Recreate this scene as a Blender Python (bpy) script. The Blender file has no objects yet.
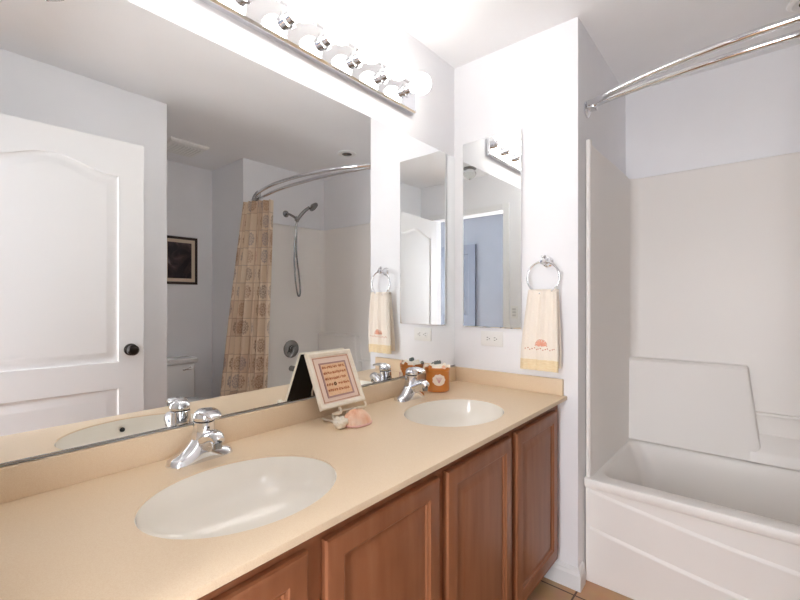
import bpy, bmesh, math, random
from mathutils import Vector, Matrix
random.seed(4)
S = bpy.context.scene
COL = S.collection
PI = math.pi
# ------------------------------------------------------------------ camera, world, exposure
CAM = (1.186, 0.0, 1.233)
cd = bpy.data.cameras.new('camera'); cam = bpy.data.objects.new('camera', cd); COL.objects.link(cam)
cam.location = CAM; cam.rotation_euler = (PI/2, 0, 0.701)
cd.sensor_width = 36.0; cd.lens = 36.0*417.0/800.0; cd.clip_start = 0.01
S.camera = cam
S.view_settings.view_transform = 'Standard'; S.view_settings.look = 'None'
S.view_settings.gamma = 1.0; S.view_settings.use_curve_mapping = False
S.view_settings.exposure = 1.46
w = bpy.data.worlds.new('world'); S.world = w; w.use_nodes = True
w.node_tree.nodes['Background'].inputs[0].default_value = (0.75, 0.85, 1, 1)
w.node_tree.nodes['Background'].inputs[1].default_value = 0.3
BULB = 4.9         # globe bulbs over the mirror
FILL_SIDE = 4.0           # added glowing fill pane in the side wall of the room outside
FILL_BACK = 6.0          # added glowing fill pane in its back wall
FILL_HALL = 4.0         # unseen fill lamp added in the room outside the doorway
S.cycles.max_bounces = 16; S.cycles.diffuse_bounces = 10; S.cycles.glossy_bounces = 8

# ------------------------------------------------------------------ materials
def lin(c):
    return tuple(((v/12.92) if v <= 0.04045 else ((v+0.055)/1.055)**2.4) for v in [x/255 for x in c]) + (1,)
def mat(name, col, rough=0.5, metal=0.0, coat=0.0, spec=0.5, emit=None, es=0, trans=0, ior=1.45):
    m = bpy.data.materials.new(name); m.use_nodes = True
    b = m.node_tree.nodes['Principled BSDF']
    b.inputs['Base Color'].default_value = lin(col); b.inputs['Roughness'].default_value = rough
    b.inputs['Metallic'].default_value = metal; b.inputs['Coat Weight'].default_value = coat
    b.inputs['Specular IOR Level'].default_value = spec; b.inputs['IOR'].default_value = ior
    b.inputs['Transmission Weight'].default_value = trans
    if emit:
        b.inputs['Emission Color'].default_value = lin(emit); b.inputs['Emission Strength'].default_value = es
    return m
def nodes(m): return m.node_tree.nodes, m.node_tree.links, m.node_tree.nodes['Principled BSDF']
def noise_mat(name, stops, scale, rough=0.5, stretch=(1,1,1), detail=4, bump=0.0, bscale=None, coat=0, spec=0.5):
    m = mat(name, (128,128,128), rough, coat=coat, spec=spec); N, L, b = nodes(m)
    tc = N.new('ShaderNodeTexCoord'); mp = N.new('ShaderNodeMapping'); mp.inputs['Scale'].default_value = stretch
    nz = N.new('ShaderNodeTexNoise'); nz.inputs['Scale'].default_value = scale; nz.inputs['Detail'].default_value = detail
    cr = N.new('ShaderNodeValToRGB')
    el = cr.color_ramp.elements
    for i, (p, c) in enumerate(stops):
        e = el[i] if i < 2 else el.new(p)
        e.position = p; e.color = lin(c)
    L.new(tc.outputs['Object'], mp.inputs[0]); L.new(mp.outputs[0], nz.inputs['Vector'])
    L.new(nz.outputs['Fac'], cr.inputs[0]); L.new(cr.outputs[0], b.inputs['Base Color'])
    if bump:
        n2 = N.new('ShaderNodeTexNoise'); n2.inputs['Scale'].default_value = bscale or scale; n2.inputs['Detail'].default_value = 3
        L.new(mp.outputs[0], n2.inputs['Vector'])
        bp = N.new('ShaderNodeBump'); bp.inputs['Strength'].default_value = bump; bp.inputs['Distance'].default_value = 0.002
        L.new(n2.outputs['Fac'], bp.inputs['Height']); L.new(bp.outputs[0], b.inputs['Normal'])
    return m
M = {}
M['wall'] = noise_mat('wall_paint', [(0.3,(239,240,243)),(0.7,(241,242,245))], 6, 0.6, bump=0.12, bscale=160, spec=0.25)
M['ceiling'] = noise_mat('ceiling_paint', [(0.3,(244,245,247)),(0.7,(246,247,249))], 5, 0.85, bump=0.15, bscale=120, spec=0.1)
M['trim'] = mat('white_trim', (236,237,238), 0.35)
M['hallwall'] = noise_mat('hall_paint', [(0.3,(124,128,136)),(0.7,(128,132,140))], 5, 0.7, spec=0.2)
M['door'] = mat('door_white', (232,232,232), 0.38)
M['chrome'] = mat('chrome', (232,233,236), 0.06, 1.0)
M['dkchrome'] = mat('brushed_nickel', (150,150,150), 0.22, 1.0)
M['bronze'] = mat('dark_bronze', (70,66,64), 0.3, 0.9)
M['mirror'] = mat('silvered_glass', (246,248,248), 0.0, 1.0)
M['mirroredge'] = mat('mirror_edge', (110,120,118), 0.25, 0.4)
M['counter'] = noise_mat('beige_laminate', [(0.32,(225,201,169)),(0.5,(229,207,177)),(0.68,(232,212,184))], 520, 0.34, detail=6, spec=0.4)
M['porc'] = mat('bisque_porcelain', (241,236,226), 0.12, coat=0.3)
M['tub'] = mat('white_gelcoat', (239,236,232), 0.42, coat=0.0)
M['toilet'] = mat('white_porcelain', (232,232,232), 0.12, coat=0.3)
M['wood'] = noise_mat('maple_stain', [(0.25,(138,86,56)),(0.5,(149,96,65)),(0.75,(159,107,75))], 3.2, 0.36, stretch=(9,9,0.9), detail=7, spec=0.4)
M['wooddark'] = mat('dark_wood_and_shade', (58,30,20), 0.6)  # cabinet insides and toe kick; also paints the shade under the counter overhang
M['white'] = mat('white_plastic', (238,238,236), 0.35)
M['slot'] = mat('dark_slot', (40,40,40), 0.6)
M['black'] = mat('black_backing', (34,30,28), 0.7)
M['cream'] = noise_mat('cream_painted_wood', [(0.3,(240,230,210)),(0.7,(247,240,226))], 30, 0.5)
M['pinkmat'] = mat('pink_mount_board', (238,216,200), 0.7)
M['linen'] = noise_mat('stitched_linen', [(0.35,(234,194,152)),(0.65,(244,212,176))], 180, 0.9, spec=0.1)
M['stitch'] = mat('brown_thread', (196,120,78), 0.9)
M['mauve'] = mat('mauve_border_thread', (182,146,140), 0.9)
M['amber'] = noise_mat('amber_ceramic', [(0.3,(196,118,46)),(0.7,(212,134,60))], 14, 0.28, coat=0.3)
M['shellwhite'] = noise_mat('white_shell', [(0.3,(242,232,212)),(0.7,(252,247,236))], 60, 0.45)
M['shellpink'] = noise_mat('pink_shell', [(0.3,(232,172,138)),(0.5,(240,196,166)),(0.7,(246,220,200))], 22, 0.4)
M['coral'] = mat('coral_thread', (232,168,142), 0.9)
M['grey'] = mat('grey_green_glass', (120,130,128), 0.15)
M['towel'] = noise_mat('cream_terry', [(0.35,(236,226,212)),(0.65,(245,237,226))], 500, 0.95, bump=0.6, bscale=700, spec=0.05)
M['band'] = noise_mat('yellow_satin_band', [(0.35,(228,206,164)),(0.65,(238,220,184))], 60, 0.7, stretch=(1,1,6))
M['bulb'] = mat('lit_globe', (255,250,240), 0.2, emit=(255,251,245), es=BULB)
M['dome'] = mat('clear_dome', (236,240,240), 0.03, trans=0.9, ior=1.3)
M['pane'] = mat('fill_light_pane', (255,255,255), 0.5, emit=(250,251,255), es=FILL_SIDE)
M['pane2'] = mat('fill_light_back_pane', (255,255,255), 0.5, emit=(250,251,255), es=FILL_BACK)
M['tile'] = None

def tile_mat():
    m = mat('tan_floor_tile', (190,150,112), 0.4); N, L, b = nodes(m)
    tc = N.new('ShaderNodeTexCoord'); mp = N.new('ShaderNodeMapping'); mp.inputs['Location'].default_value = (0.12, -0.235, 0)
    br = N.new('ShaderNodeTexBrick'); br.offset = 0; br.inputs['Scale'].default_value = 1
    br.inputs['Brick Width'].default_value = 0.33; br.inputs['Row Height'].default_value = 0.33
    br.inputs['Mortar Size'].default_value = 0.004; br.inputs['Mortar Smooth'].default_value = 0.1
    br.inputs['Color1'].default_value = lin((196,158,122)); br.inputs['Color2'].default_value = lin((186,148,112))
    br.inputs['Mortar'].default_value = lin((96,70,52))
    nz = N.new('ShaderNodeTexNoise'); nz.inputs['Scale'].default_value = 7
    mx = N.new('ShaderNodeMixRGB'); mx.blend_type = 'SOFT_LIGHT'; mx.inputs[0].default_value = 0.5
    L.new(tc.outputs['Object'], mp.inputs[0]); L.new(mp.outputs[0], br.inputs['Vector']); L.new(tc.outputs['Object'], nz.inputs['Vector'])
    L.new(br.outputs['Color'], mx.inputs[1]); L.new(nz.outputs['Color'], mx.inputs[2]); L.new(mx.outputs[0], b.inputs['Base Color'])
    return m
M['tile'] = tile_mat()

def curtain_mat():
    """patchwork of squares, each with a ribbed shell or ring motif in brown, slate or rust"""
    m = mat('shell_patchwork_cloth', (214,192,168), 0.9, spec=0.1); N, L, b = nodes(m)
    def op(kind, a, c=None):
        n = N.new('ShaderNodeMath'); n.operation = kind
        for k, v in ((0, a), (1, c)):
            if v is None: continue
            if isinstance(v, (int, float)): n.inputs[k].default_value = v
            else: L.new(v, n.inputs[k])
        return n.outputs[0]
    def ramp(src, stops, const=False):
        r = N.new('ShaderNodeValToRGB'); e = r.color_ramp.elements
        if const: r.color_ramp.interpolation = 'CONSTANT'
        for k, (p, c) in enumerate(stops):
            q = e[k] if k < 2 else e.new(p)
            q.position = p; q.color = lin(c)
        L.new(src, r.inputs[0]); return r.outputs[0]
    def mix(f, a, c):
        x = N.new('ShaderNodeMixRGB'); L.new(f, x.inputs[0]); L.new(a, x.inputs[1]); L.new(c, x.inputs[2]); return x.outputs[0]
    uv = N.new('ShaderNodeUVMap'); uv.uv_map = 'UVMap'; sp = N.new('ShaderNodeSeparateXYZ'); L.new(uv.outputs[0], sp.inputs[0])
    X = op('DIVIDE', sp.outputs[0], 0.125); Y = op('DIVIDE', sp.outputs[1], 0.145)
    fx = op('FLOOR', X); fy = op('FLOOR', Y)
    cx = op('SUBTRACT', op('SUBTRACT', X, fx), 0.5); cy = op('SUBTRACT', op('SUBTRACT', Y, fy), 0.5)
    wn = N.new('ShaderNodeTexWhiteNoise'); wn.noise_dimensions = '2D'; cb = N.new('ShaderNodeCombineXYZ')
    L.new(fx, cb.inputs[0]); L.new(fy, cb.inputs[1]); L.new(cb.outputs[0], wn.inputs['Vector'])
    w2 = N.new('ShaderNodeTexWhiteNoise'); w2.noise_dimensions = '2D'; c2 = N.new('ShaderNodeCombineXYZ')
    L.new(op('ADD', fx, 17.3), c2.inputs[0]); L.new(fy, c2.inputs[1]); L.new(c2.outputs[0], w2.inputs['Vector'])
    ground = ramp(wn.outputs['Value'], [(0,(224,204,180)),(0.3,(232,214,192)),(0.55,(216,192,168)),(0.75,(228,208,184)),(0.9,(206,182,160))], True)
    ink = ramp(w2.outputs['Value'], [(0,(150,112,86)),(0.35,(140,132,138)),(0.6,(172,138,108)),(0.8,(168,84,80)),(0.9,(130,112,104))], True)
    r = op('SQRT', op('ADD', op('MULTIPLY', cx, cx), op('MULTIPLY', cy, cy)))
    ang = op('ARCTAN2', cy, cx)
    ribs = op('ADD', op('MULTIPLY', op('SINE', op('MULTIPLY', ang, 11.0)), 0.5), 0.5)
    rings = op('ADD', op('MULTIPLY', op('SINE', op('MULTIPLY', r, 46.0)), 0.5), 0.5)
    pat = op('MULTIPLY', op('MAXIMUM', op('MULTIPLY', ribs, 0.9), rings), op('LESS_THAN', r, 0.40))
    has = op('GREATER_THAN', wn.outputs['Value'], 0.34)
    nz = N.new('ShaderNodeTexNoise'); nz.inputs['Scale'].default_value = 38; L.new(uv.outputs[0], nz.inputs['Vector'])
    mk = op('MULTIPLY', op('MULTIPLY', op('MULTIPLY', pat, has), nz.outputs['Fac']), 1.25)
    edge = op('MULTIPLY', op('GREATER_THAN', op('MAXIMUM', op('ABSOLUTE', cx), op('ABSOLUTE', cy)), 0.472), 0.35)
    L.new(mix(op('MINIMUM', op('MAXIMUM', mk, edge), 1.0), ground, ink), b.inputs['Base Color'])
    return m
M['curtain'] = curtain_mat()
def art_mat():
    m = mat('dark_print', (40,32,34), 0.3); N, L, b = nodes(m)
    tc = N.new('ShaderNodeTexCoord')
    nz = N.new('ShaderNodeTexNoise'); nz.inputs['Scale'].default_value = 9; nz.inputs['Detail'].default_value = 5; nz.inputs['Distortion'].default_value = 1
    cr = N.new('ShaderNodeValToRGB'); el = cr.color_ramp.elements
    el[0].position = 0.42; el[0].color = lin((34,26,30)); el[1].position = 0.8; el[1].color = lin((150,140,140))
    q = el.new(0.58); q.color = lin((76,58,60))
    L.new(tc.outputs['Object'], nz.inputs['Vector']); L.new(nz.outputs['Fac'], cr.inputs[0]); L.new(cr.outputs[0], b.inputs['Base Color'])
    return m
M['art'] = art_mat()

# ------------------------------------------------------------------ object helpers (everything is modelled in world metres)
def wloc(o):
    v = Vector((0,0,0))
    while o is not None: v += o.location; o = o.parent
    return v
def obj(name, bm, m, parent=None, smooth=True, angle=35):
    bmesh.ops.remove_doubles(bm, verts=bm.verts, dist=1e-6)
    bmesh.ops.recalc_face_normals(bm, faces=bm.faces)
    me = bpy.data.meshes.new(name); bm.to_mesh(me); bm.free()
    if isinstance(m, (list, tuple)):
        for q in m: me.materials.append(q)
    else: me.materials.append(m)
    if smooth:
        me.shade_smooth(); me.set_sharp_from_angle(angle=math.radians(angle))
    o = bpy.data.objects.new(name, me); COL.objects.link(o)
    if parent is not None:
        o.parent = parent; me.transform(Matrix.Translation(-wloc(parent)))
    else:
        xs = [v.co for v in me.vertices]
        c = Vector(((min(v.x for v in xs)+max(v.x for v in xs))/2, (min(v.y for v in xs)+max(v.y for v in xs))/2, min(v.z for v in xs)))
        me.transform(Matrix.Translation(-c)); o.location = c
    return o
def tag(o, label=None, cat=None, group=None, kind=None):
    if label: o['label'] = label
    if cat: o['category'] = cat
    if group: o['group'] = group
    if kind: o['kind'] = kind
    return o
def thing(name, loc, label=None, cat=None, group=None, kind=None):
    o = bpy.data.objects.new(name, None); COL.objects.link(o); o.location = loc; o.empty_display_size = 0.05
    return tag(o, label, cat, group, kind)
def dup(root, loc, label):
    def cp(o, par):
        c = o.copy(); COL.objects.link(c); c.parent = par
        for ch in list(o.children): cp(ch, c)
        return c
    r = cp(root, None); r.location = loc; r['label'] = label
    return r
def box(bm, x0, x1, y0, y1, z0, z1, bev=0.0, seg=2):
    t = bmesh.new()
    vs = [t.verts.new((x, y, z)) for x in (x0, x1) for y in (y0, y1) for z in (z0, z1)]
    for f in ((0,1,3,2),(4,6,7,5),(0,4,5,1),(2,3,7,6),(0,2,6,4),(1,5,7,3)): t.faces.new([vs[i] for i in f])
    if bev: bmesh.ops.bevel(t, geom=list(t.edges), offset=bev, segments=seg, profile=0.6, affect='EDGES')
    join(bm, t); return bm
def join(bm, t):
    me = bpy.data.meshes.new('tmp'); t.to_mesh(me); t.free(); bm.from_mesh(me); bpy.data.meshes.remove(me)
def B(*a, **k): return box(bmesh.new(), *a, **k)
def loft(bm, rings, cap0=True, cap1=True, closed=False):
    vr = [[bm.verts.new(p) for p in r] for r in rings]
    n = len(vr[0]); m = len(vr)
    for i in range(m if closed else m-1):
        a, b = vr[i], vr[(i+1) % m]
        for j in range(n): bm.faces.new((a[j], a[(j+1) % n], b[(j+1) % n], b[j]))
    if not closed:
        if cap0: bm.faces.new(vr[0][::-1])
        if cap1: bm.faces.new(vr[-1])
    return bm
def lathe(bm, prof, c, axis=(0,0,1), n=32, sx=1, sy=1):
    az = Vector(axis).normalized()
    t = Vector((1,0,0)) if abs(az.x) < 0.9 else Vector((0,1,0))
    ax = (t - az*az.dot(t)).normalized(); ay = az.cross(ax); c = Vector(c)
    rings = [[c + az*h + ax*(max(r,1e-4)*sx*math.cos(2*PI*j/n)) + ay*(max(r,1e-4)*sy*math.sin(2*PI*j/n)) for j in range(n)] for r, h in prof]
    return loft(bm, rings)
def spline(pts, k=8):
    P = [Vector(p) for p in pts]; out = []
    for i in range(len(P)-1):
        p0 = P[max(i-1,0)]; p1 = P[i]; p2 = P[i+1]; p3 = P[min(i+2,len(P)-1)]
        for s in range(k):
            t = s/k
            out.append(0.5*((2*p1)+(p2-p0)*t+(2*p0-5*p1+4*p2-p3)*t*t+(3*p1-p0-3*p2+p3)*t**3))
    return out + [P[-1]]
def tube(bm, pts, r, n=12, closed=False, sq=1.0):
    P = [Vector(p) for p in pts]; m = len(P)
    rr = r if isinstance(r, (list, tuple)) else [r]*m
    rings = []; up = None
    for i in range(m):
        a = P[(i-1) % m] if (closed or i) else P[i]; b = P[(i+1) % m] if (closed or i < m-1) else P[i]
        d = (b-a).normalized()
        if up is None: up = Vector((0,0,1)) if abs(d.z) < 0.9 else Vector((1,0,0))
        s = d.cross(up).normalized(); u = s.cross(d).normalized(); up = u
        rings.append([P[i] + s*(rr[i]*math.cos(2*PI*j/n)) + u*(rr[i]*sq*math.sin(2*PI*j/n)) for j in range(n)])
    return loft(bm, rings, closed=closed)
def plate(bm, outer, holes, mapf, h0, h1):
    """flat face at height h1 with holes, side walls down to h0 (outer loop), no bottom; loops are 2-D, mapf((a,b),h) -> 3-D"""
    t = bmesh.new(); edges = []
    for lp in [outer] + holes:
        vs = [t.verts.new(mapf(p, h1)) for p in lp]
        for i in range(len(vs)): edges.append(t.edges.new((vs[i], vs[(i+1) % len(vs)])))
    bmesh.ops.triangle_fill(t, use_beauty=True, use_dissolve=False, edges=edges)
    join(bm, t)
    loft(bm, [[mapf(p, h1) for p in outer], [mapf(p, h0) for p in outer]], cap0=False, cap1=False)
    return bm
def rect(a0, a1, b0, b1): return [(a0,b0),(a1,b0),(a1,b1),(a0,b1)]
def relief(bm, loopf, steps, mapf, h):
    """lofted rings: steps = [(inset, dh)]; last ring is capped"""
    return loft(bm, [[mapf(p, h+dh) for p in loopf(ins)] for ins, dh in steps], cap0=False, cap1=True)

# ================================================================== THE SETTING
H = 2.44; YF = 1.846; XA = 0.62; YN = 0.045; XD = 1.58; YR = 1.037; XP = 2.683; XR = 2.127; YB = 2.72
def struct(name, bm, m, parent=None): return tag(obj(name, bm, m, parent, smooth=False), kind='structure' if parent is None else None)
struct('floor', B(-0.6, 3.4, -1.7, 2.85, -0.08, 0), M['tile'])
struct('ceiling', B(-0.6, 3.4, -1.7, 2.85, H, H+0.08), M['ceiling'])
struct('wall_left', B(-0.1, 0, -0.08, YF, 0, H), M['wall'])
struct('wall_far', B(-0.1, XA, YF, 2.85, 0, H), M['wall'])
struct('wall_back', B(XA, XR, YB, 2.85, 0, H), M['wall'])
struct('wall_stub', B(XR, 2.8, YF, 2.85, 0, H), M['wall'])
struct('wall_right', B(XP, 2.8, YR, YF, 0, H), M['wall'])
struct('wall_entry', B(XD, 2.8, -0.08, YR, 0, H), M['wall'])
DX0, DX1, DZ = 0.608, 1.405, 2.075
bm = B(0, DX0, -0.08, YN, 0, H); box(bm, DX1, XD, -0.08, YN, 0, H); box(bm, DX0, DX1, -0.08, YN, DZ, H)
struct('wall_near', bm, M['wall'])
WY0, WY1, WZ0, WZ1 = -1.5, -0.2, 0.06, 2.1     # opening for the added fill pane in the outside room's side wall
VX0, VX1, VZ0, VZ1 = 0.72, 1.42, 0.3, 2.1
bm = B(-0.6, VX0, -1.7, -1.6, 0, H); box(bm, VX1, 3.4, -1.7, -1.6, 0, H); box(bm, VX0, VX1, -1.7, -1.6, 0, VZ0); box(bm, VX0, VX1, -1.7, -1.6, VZ1, H); box(bm, -0.6, -0.5, -1.6, -0.08, 0, H); box(bm, -0.6, -0.1, -0.08, 0.0, 0, H)
box(bm, 3.3, 3.4, -1.6, WY0, 0, H); box(bm, 3.3, 3.4, WY1, 0.0, 0, H); box(bm, 3.3, 3.4, WY0, WY1, 0, WZ0); box(bm, 3.3, 3.4, WY0, WY1, WZ1, H); box(bm, 2.8, 3.3, -0.08, 0.0, 0, H)
struct('wall_hall', bm, M['hallwall'])
bm = bmesh.new()
for x0, x1 in ((DX0-0.06, DX0), (DX1, DX1+0.06)): box(bm, x0, x1, YN, YN+0.014, 0, DZ+0.06, 0.003)
box(bm, DX0, DX1, YN, YN+0.014, DZ, DZ+0.06, 0.003)
struct('trim_1', bm, M['trim'])
# far-wall baseboard wrapping round the outer corner to the tub
bm = bmesh.new()
prof = [(0,0),(0.014,0),(0.014,0.062),(0.010,0.074),(0.010,0.080),(0.004,0.09),(0,0.092)]
path = [((0.47, YF), (0,-1)), ((XA, YF), (1,-1)), ((XA, 1.905), (1,0))]
loft(bm, [[(p[0]+d[0]*o, p[1]+d[1]*o, z) for o, z in prof] for p, d in path])
struct('baseboard_far', bm, M['trim'])
def bboard(name, path):
    bm = bmesh.new(); loft(bm, [[(p[0]+d[0]*o, p[1]+d[1]*o, z) for o, z in prof] for p, d in path]); struct(name, bm, M['trim'])
bboard('baseboard_right', [((XD, YN+0.02), (-1,0)), ((XD, YR), (-1,1)), ((XP, YR), (-1,1)), ((XP, YF), (-1,-1)), ((XR+0.02, YF), (0,-1))])

# open door leaf (hinge at the near wall, swung into the room)
hg = Vector((1.362, 0.064, 0)); en = Vector((1.302, 0.817, 0)); ad = (en-hg).normalized(); nd = Vector((-ad.y, ad.x, 0))   # nd points to the vanity
DW = (en-hg).length; DH = 2.052
door = thing('door_1', hg, kind='structure')
def dmap(p, h): return hg + ad*p[0] + nd*h + Vector((0,0,p[1]))
def arch(a0, a1, b0, b1, rise):
    def f(ins):
        A0, A1, B0, B1 = a0+ins, a1-ins, b0+ins, b1-ins
        pts = [(A0,B0),(A1,B0)]
        n = 24
        for i in range(n+1):
            t = i/n; x = A1+(A0-A1)*t
            q = abs(2*t-1)
            yv = 0.5*(1+math.cos(PI*min(1, q/0.92)))
            pts.append((x, B1 - rise + rise*yv))
        return pts
    return f
def rectf(a0, a1, b0, b1): return lambda ins: rect(a0+ins, a1-ins, b0+ins, b1-ins)
p1 = arch(0.112, DW-0.112, 0.915, 1.930, 0.062); p2 = rectf(0.112, DW-0.112, 0.235, 0.778)
bm = bmesh.new()
for hh in (0.0, -0.035):
    sg = 1 if hh == 0 else -1
    plate(bm, rect(0, DW, 0.012, DH), [p1(0), p2(0)], dmap, -0.0175, hh)
    for p in (p1, p2):
        relief(bm, p, [(0,0),(0.004,-0.007*sg),(0.012,-0.010*sg),(0.026,-0.010*sg),(0.050,-0.003*sg),(0.054,-0.003*sg)], dmap, hh)
obj('door_leaf', bm, M['door'], door, angle=25)
kb = dmap((DW-0.06, 0.975), 0)
for sg, hh in ((1, 0.0), (-1, -0.035)):
    bm = lathe(bmesh.new(), [(0,0),(0.031,0),(0.031,0.006),(0.012,0.010),(0.011,0.028),(0.020,0.034),(0.027,0.044),(0.027,0.054),(0.020,0.063),(0.0,0.066)], kb+nd*hh, nd*sg)
    obj('door_knob', bm, M['bronze'], door)
bm = lathe(bmesh.new(), [(0,0),(0.008,0),(0.008,0.003),(0,0.003)], dmap((DW, 0.975), -0.017), ad, 12)
obj('latch', bm, M['bronze'], door)
# the room outside: two made-up glowing windows added as fill light, and a panelled door
fill_win = thing('fill_window_1', (3.35, -0.85, WZ0), kind='structure')
bm = bmesh.new()
for a in ((WY0, WY0+0.05, WZ0, WZ1), (WY1-0.05, WY1, WZ0, WZ1), (-0.875, -0.825, WZ0+0.05, WZ1-0.05), (WY0+0.05, WY1-0.05, WZ0, WZ0+0.05), (WY0+0.05, WY1-0.05, WZ1-0.05, WZ1)):
    box(bm, 3.325, 3.365, a[0], a[1], a[2], a[3], 0.003)
obj('fill_window_frame', bm, M['trim'], fill_win)
obj('fill_window_pane', B(3.352, 3.36, WY0+0.045, WY1-0.045, WZ0+0.045, WZ1-0.045), M['pane'], fill_win, smooth=False)
fill_win = thing('fill_window_2', (1.07, -1.65, VZ0), kind='structure')
bm = bmesh.new()
for a in ((VX0, VX0+0.05, VZ0, VZ1), (VX1-0.05, VX1, VZ0, VZ1), (VX0+0.05, VX1-0.05, 1.20, 1.24), (VX0+0.05, VX1-0.05, VZ0, VZ0+0.05), (VX0+0.05, VX1-0.05, VZ1-0.05, VZ1)):
    box(bm, a[0], a[1], -1.665, -1.625, a[2], a[3], 0.003)
obj('fill_window_frame', bm, M['trim'], fill_win)
obj('fill_window_pane', B(VX0+0.045, VX1-0.045, -1.66, -1.652, VZ0+0.045, VZ1-0.045), M['pane2'], fill_win, smooth=False)
hd = thing('door_2', (2.12, -1.585, 0), kind='structure')
def hmap(p, h): return Vector((p[0], -1.565+h, p[1]))
bm = bmesh.new(); q1, q2 = rectf(1.95, 2.45, 1.0, 1.9), rectf(1.95, 2.45, 0.22, 0.85)
plate(bm, rect(1.84, 2.56, 0.01, 2.03), [q1(0), q2(0)], hmap, -0.034, 0)
for p in (q1, q2): relief(bm, p, [(0,0),(0.01,-0.01),(0.03,-0.01),(0.05,-0.003)], hmap, 0)
obj('door_panel', bm, mat('hall_door_paint', (98,104,116), 0.45), hd, angle=25)

# ================================================================== VANITY
ZC = 0.818; XC = 0.576
van = thing('vanity_cabinet', (0.27, 0.95, 0), 'reddish brown stained maple vanity cabinet with raised panel doors', 'cabinet')
XFF = 0.535
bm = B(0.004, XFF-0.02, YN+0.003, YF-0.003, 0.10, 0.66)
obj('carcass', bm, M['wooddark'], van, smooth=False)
DOORS = [(0.125, 0.487), (0.529, 0.915), (0.953, 1.349), (1.390, 1.790)]
TOP = 0.772
def fmap(p, h): return Vector((XFF+h, p[0], p[1]))
bm = bmesh.new()
plate(bm, rect(YN+0.003, YF-0.003, 0.10, TOP), [rect(a+0.012, b-0.012, 0.165, 0.735) for a, b in DOORS], fmap, -0.02, 0)
obj('face_frame', bm, M['wood'], van, smooth=False)
obj('overhang_shade_strip', B(0.5132, 0.5148, YN+0.003, YF-0.003, 0.66, 0.7995), M['wooddark'], van, smooth=False)  # dark strip in the gap stands in for the counter overhang's shadow
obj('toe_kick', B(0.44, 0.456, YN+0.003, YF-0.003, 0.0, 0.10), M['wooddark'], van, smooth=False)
for a, b in DOORS:
    f = rectf(a, b, 0.138, 0.762)
    bm = bmesh.new()
    mp = lambda p, h: Vector((XFF+0.001+h, p[0], p[1]))
    loft(bm, [[mp(p, dh) for p in f(i)] for i, dh in [(0,0),(0,0.012),(0.003,0.017),(0.009,0.019),(0.044,0.019),(0.046,0.016),(0.050,0.014),(0.053,0.014),(0.056,0.009),(0.060,0.009),(0.086,0.016),(0.089,0.0165)]])
    obj('cabinet_door', bm, M['wood'], van, angle=20)

# counter with two oval cut-outs
SK = [(0.335, 0.485), (0.335, 1.325)]; SA, SB = 0.172, 0.213; NE = 64
def ell(cx, cy, k=1.0): return [(cx+SA*k*math.cos(2*PI*i/NE), cy+SB*k*math.sin(2*PI*i/NE)) for i in range(NE)]
zmap = lambda p, h: Vector((p[0], p[1], h))
ct = thing('countertop', (0.29, 0.95, 0.80), 'speckled beige laminate countertop with two oval sink openings over the brown cabinet', 'countertop')
CX0, CY0, CY1 = 0.003, YN+0.003, YF-0.003
bm = bmesh.new()
def er(ins): return rect(CX0, XC-ins, CY0, CY1)
t = bmesh.new(); edges = []
for lp in [er(0.004), ell(*SK[0]), ell(*SK[1])]:
    vs = [t.verts.new((x, y, ZC)) for x, y in lp]
    edges += [t.edges.new((vs[i], vs[(i+1) % len(vs)])) for i in range(len(vs))]
bmesh.ops.triangle_fill(t, use_beauty=True, edges=edges); join(bm, t)
loft(bm, [[zmap(p, h) for p in er(i)] for i, h in ((0.004, ZC),(0.001, ZC-0.001),(0, ZC-0.004),(0, ZC-0.016),(0.003, ZC-0.018))], cap0=False, cap1=False)
t = bmesh.new(); edges = []
for lp in [er(0.003), ell(*SK[0]), ell(*SK[1])]:
    vs = [t.verts.new((x, y, ZC-0.018)) for x, y in lp]
    edges += [t.edges.new((vs[i], vs[(i+1) % len(vs)])) for i in range(len(vs))]
bmesh.ops.triangle_fill(t, use_beauty=True, edges=edges); join(bm, t)
for s in SK: loft(bm, [[zmap(p, h) for p in ell(*s)] for h in (ZC, ZC-0.018)], cap0=False, cap1=False)
obj('worktop', bm, M['counter'], ct, angle=30)
tag(obj('backsplash', B(0.003, 0.021, CY0, CY1, ZC, 0.889, 0.002), M['counter']), 'long low beige backsplash strip under the big wall mirror', 'backsplash')
tag(obj('side_splash', B(0.0215, 0.562, YF-0.021, YF-0.003, ZC, 0.889, 0.002), M['counter']), 'short beige splash strip on the counter end below the hand towel', 'backsplash')
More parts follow.
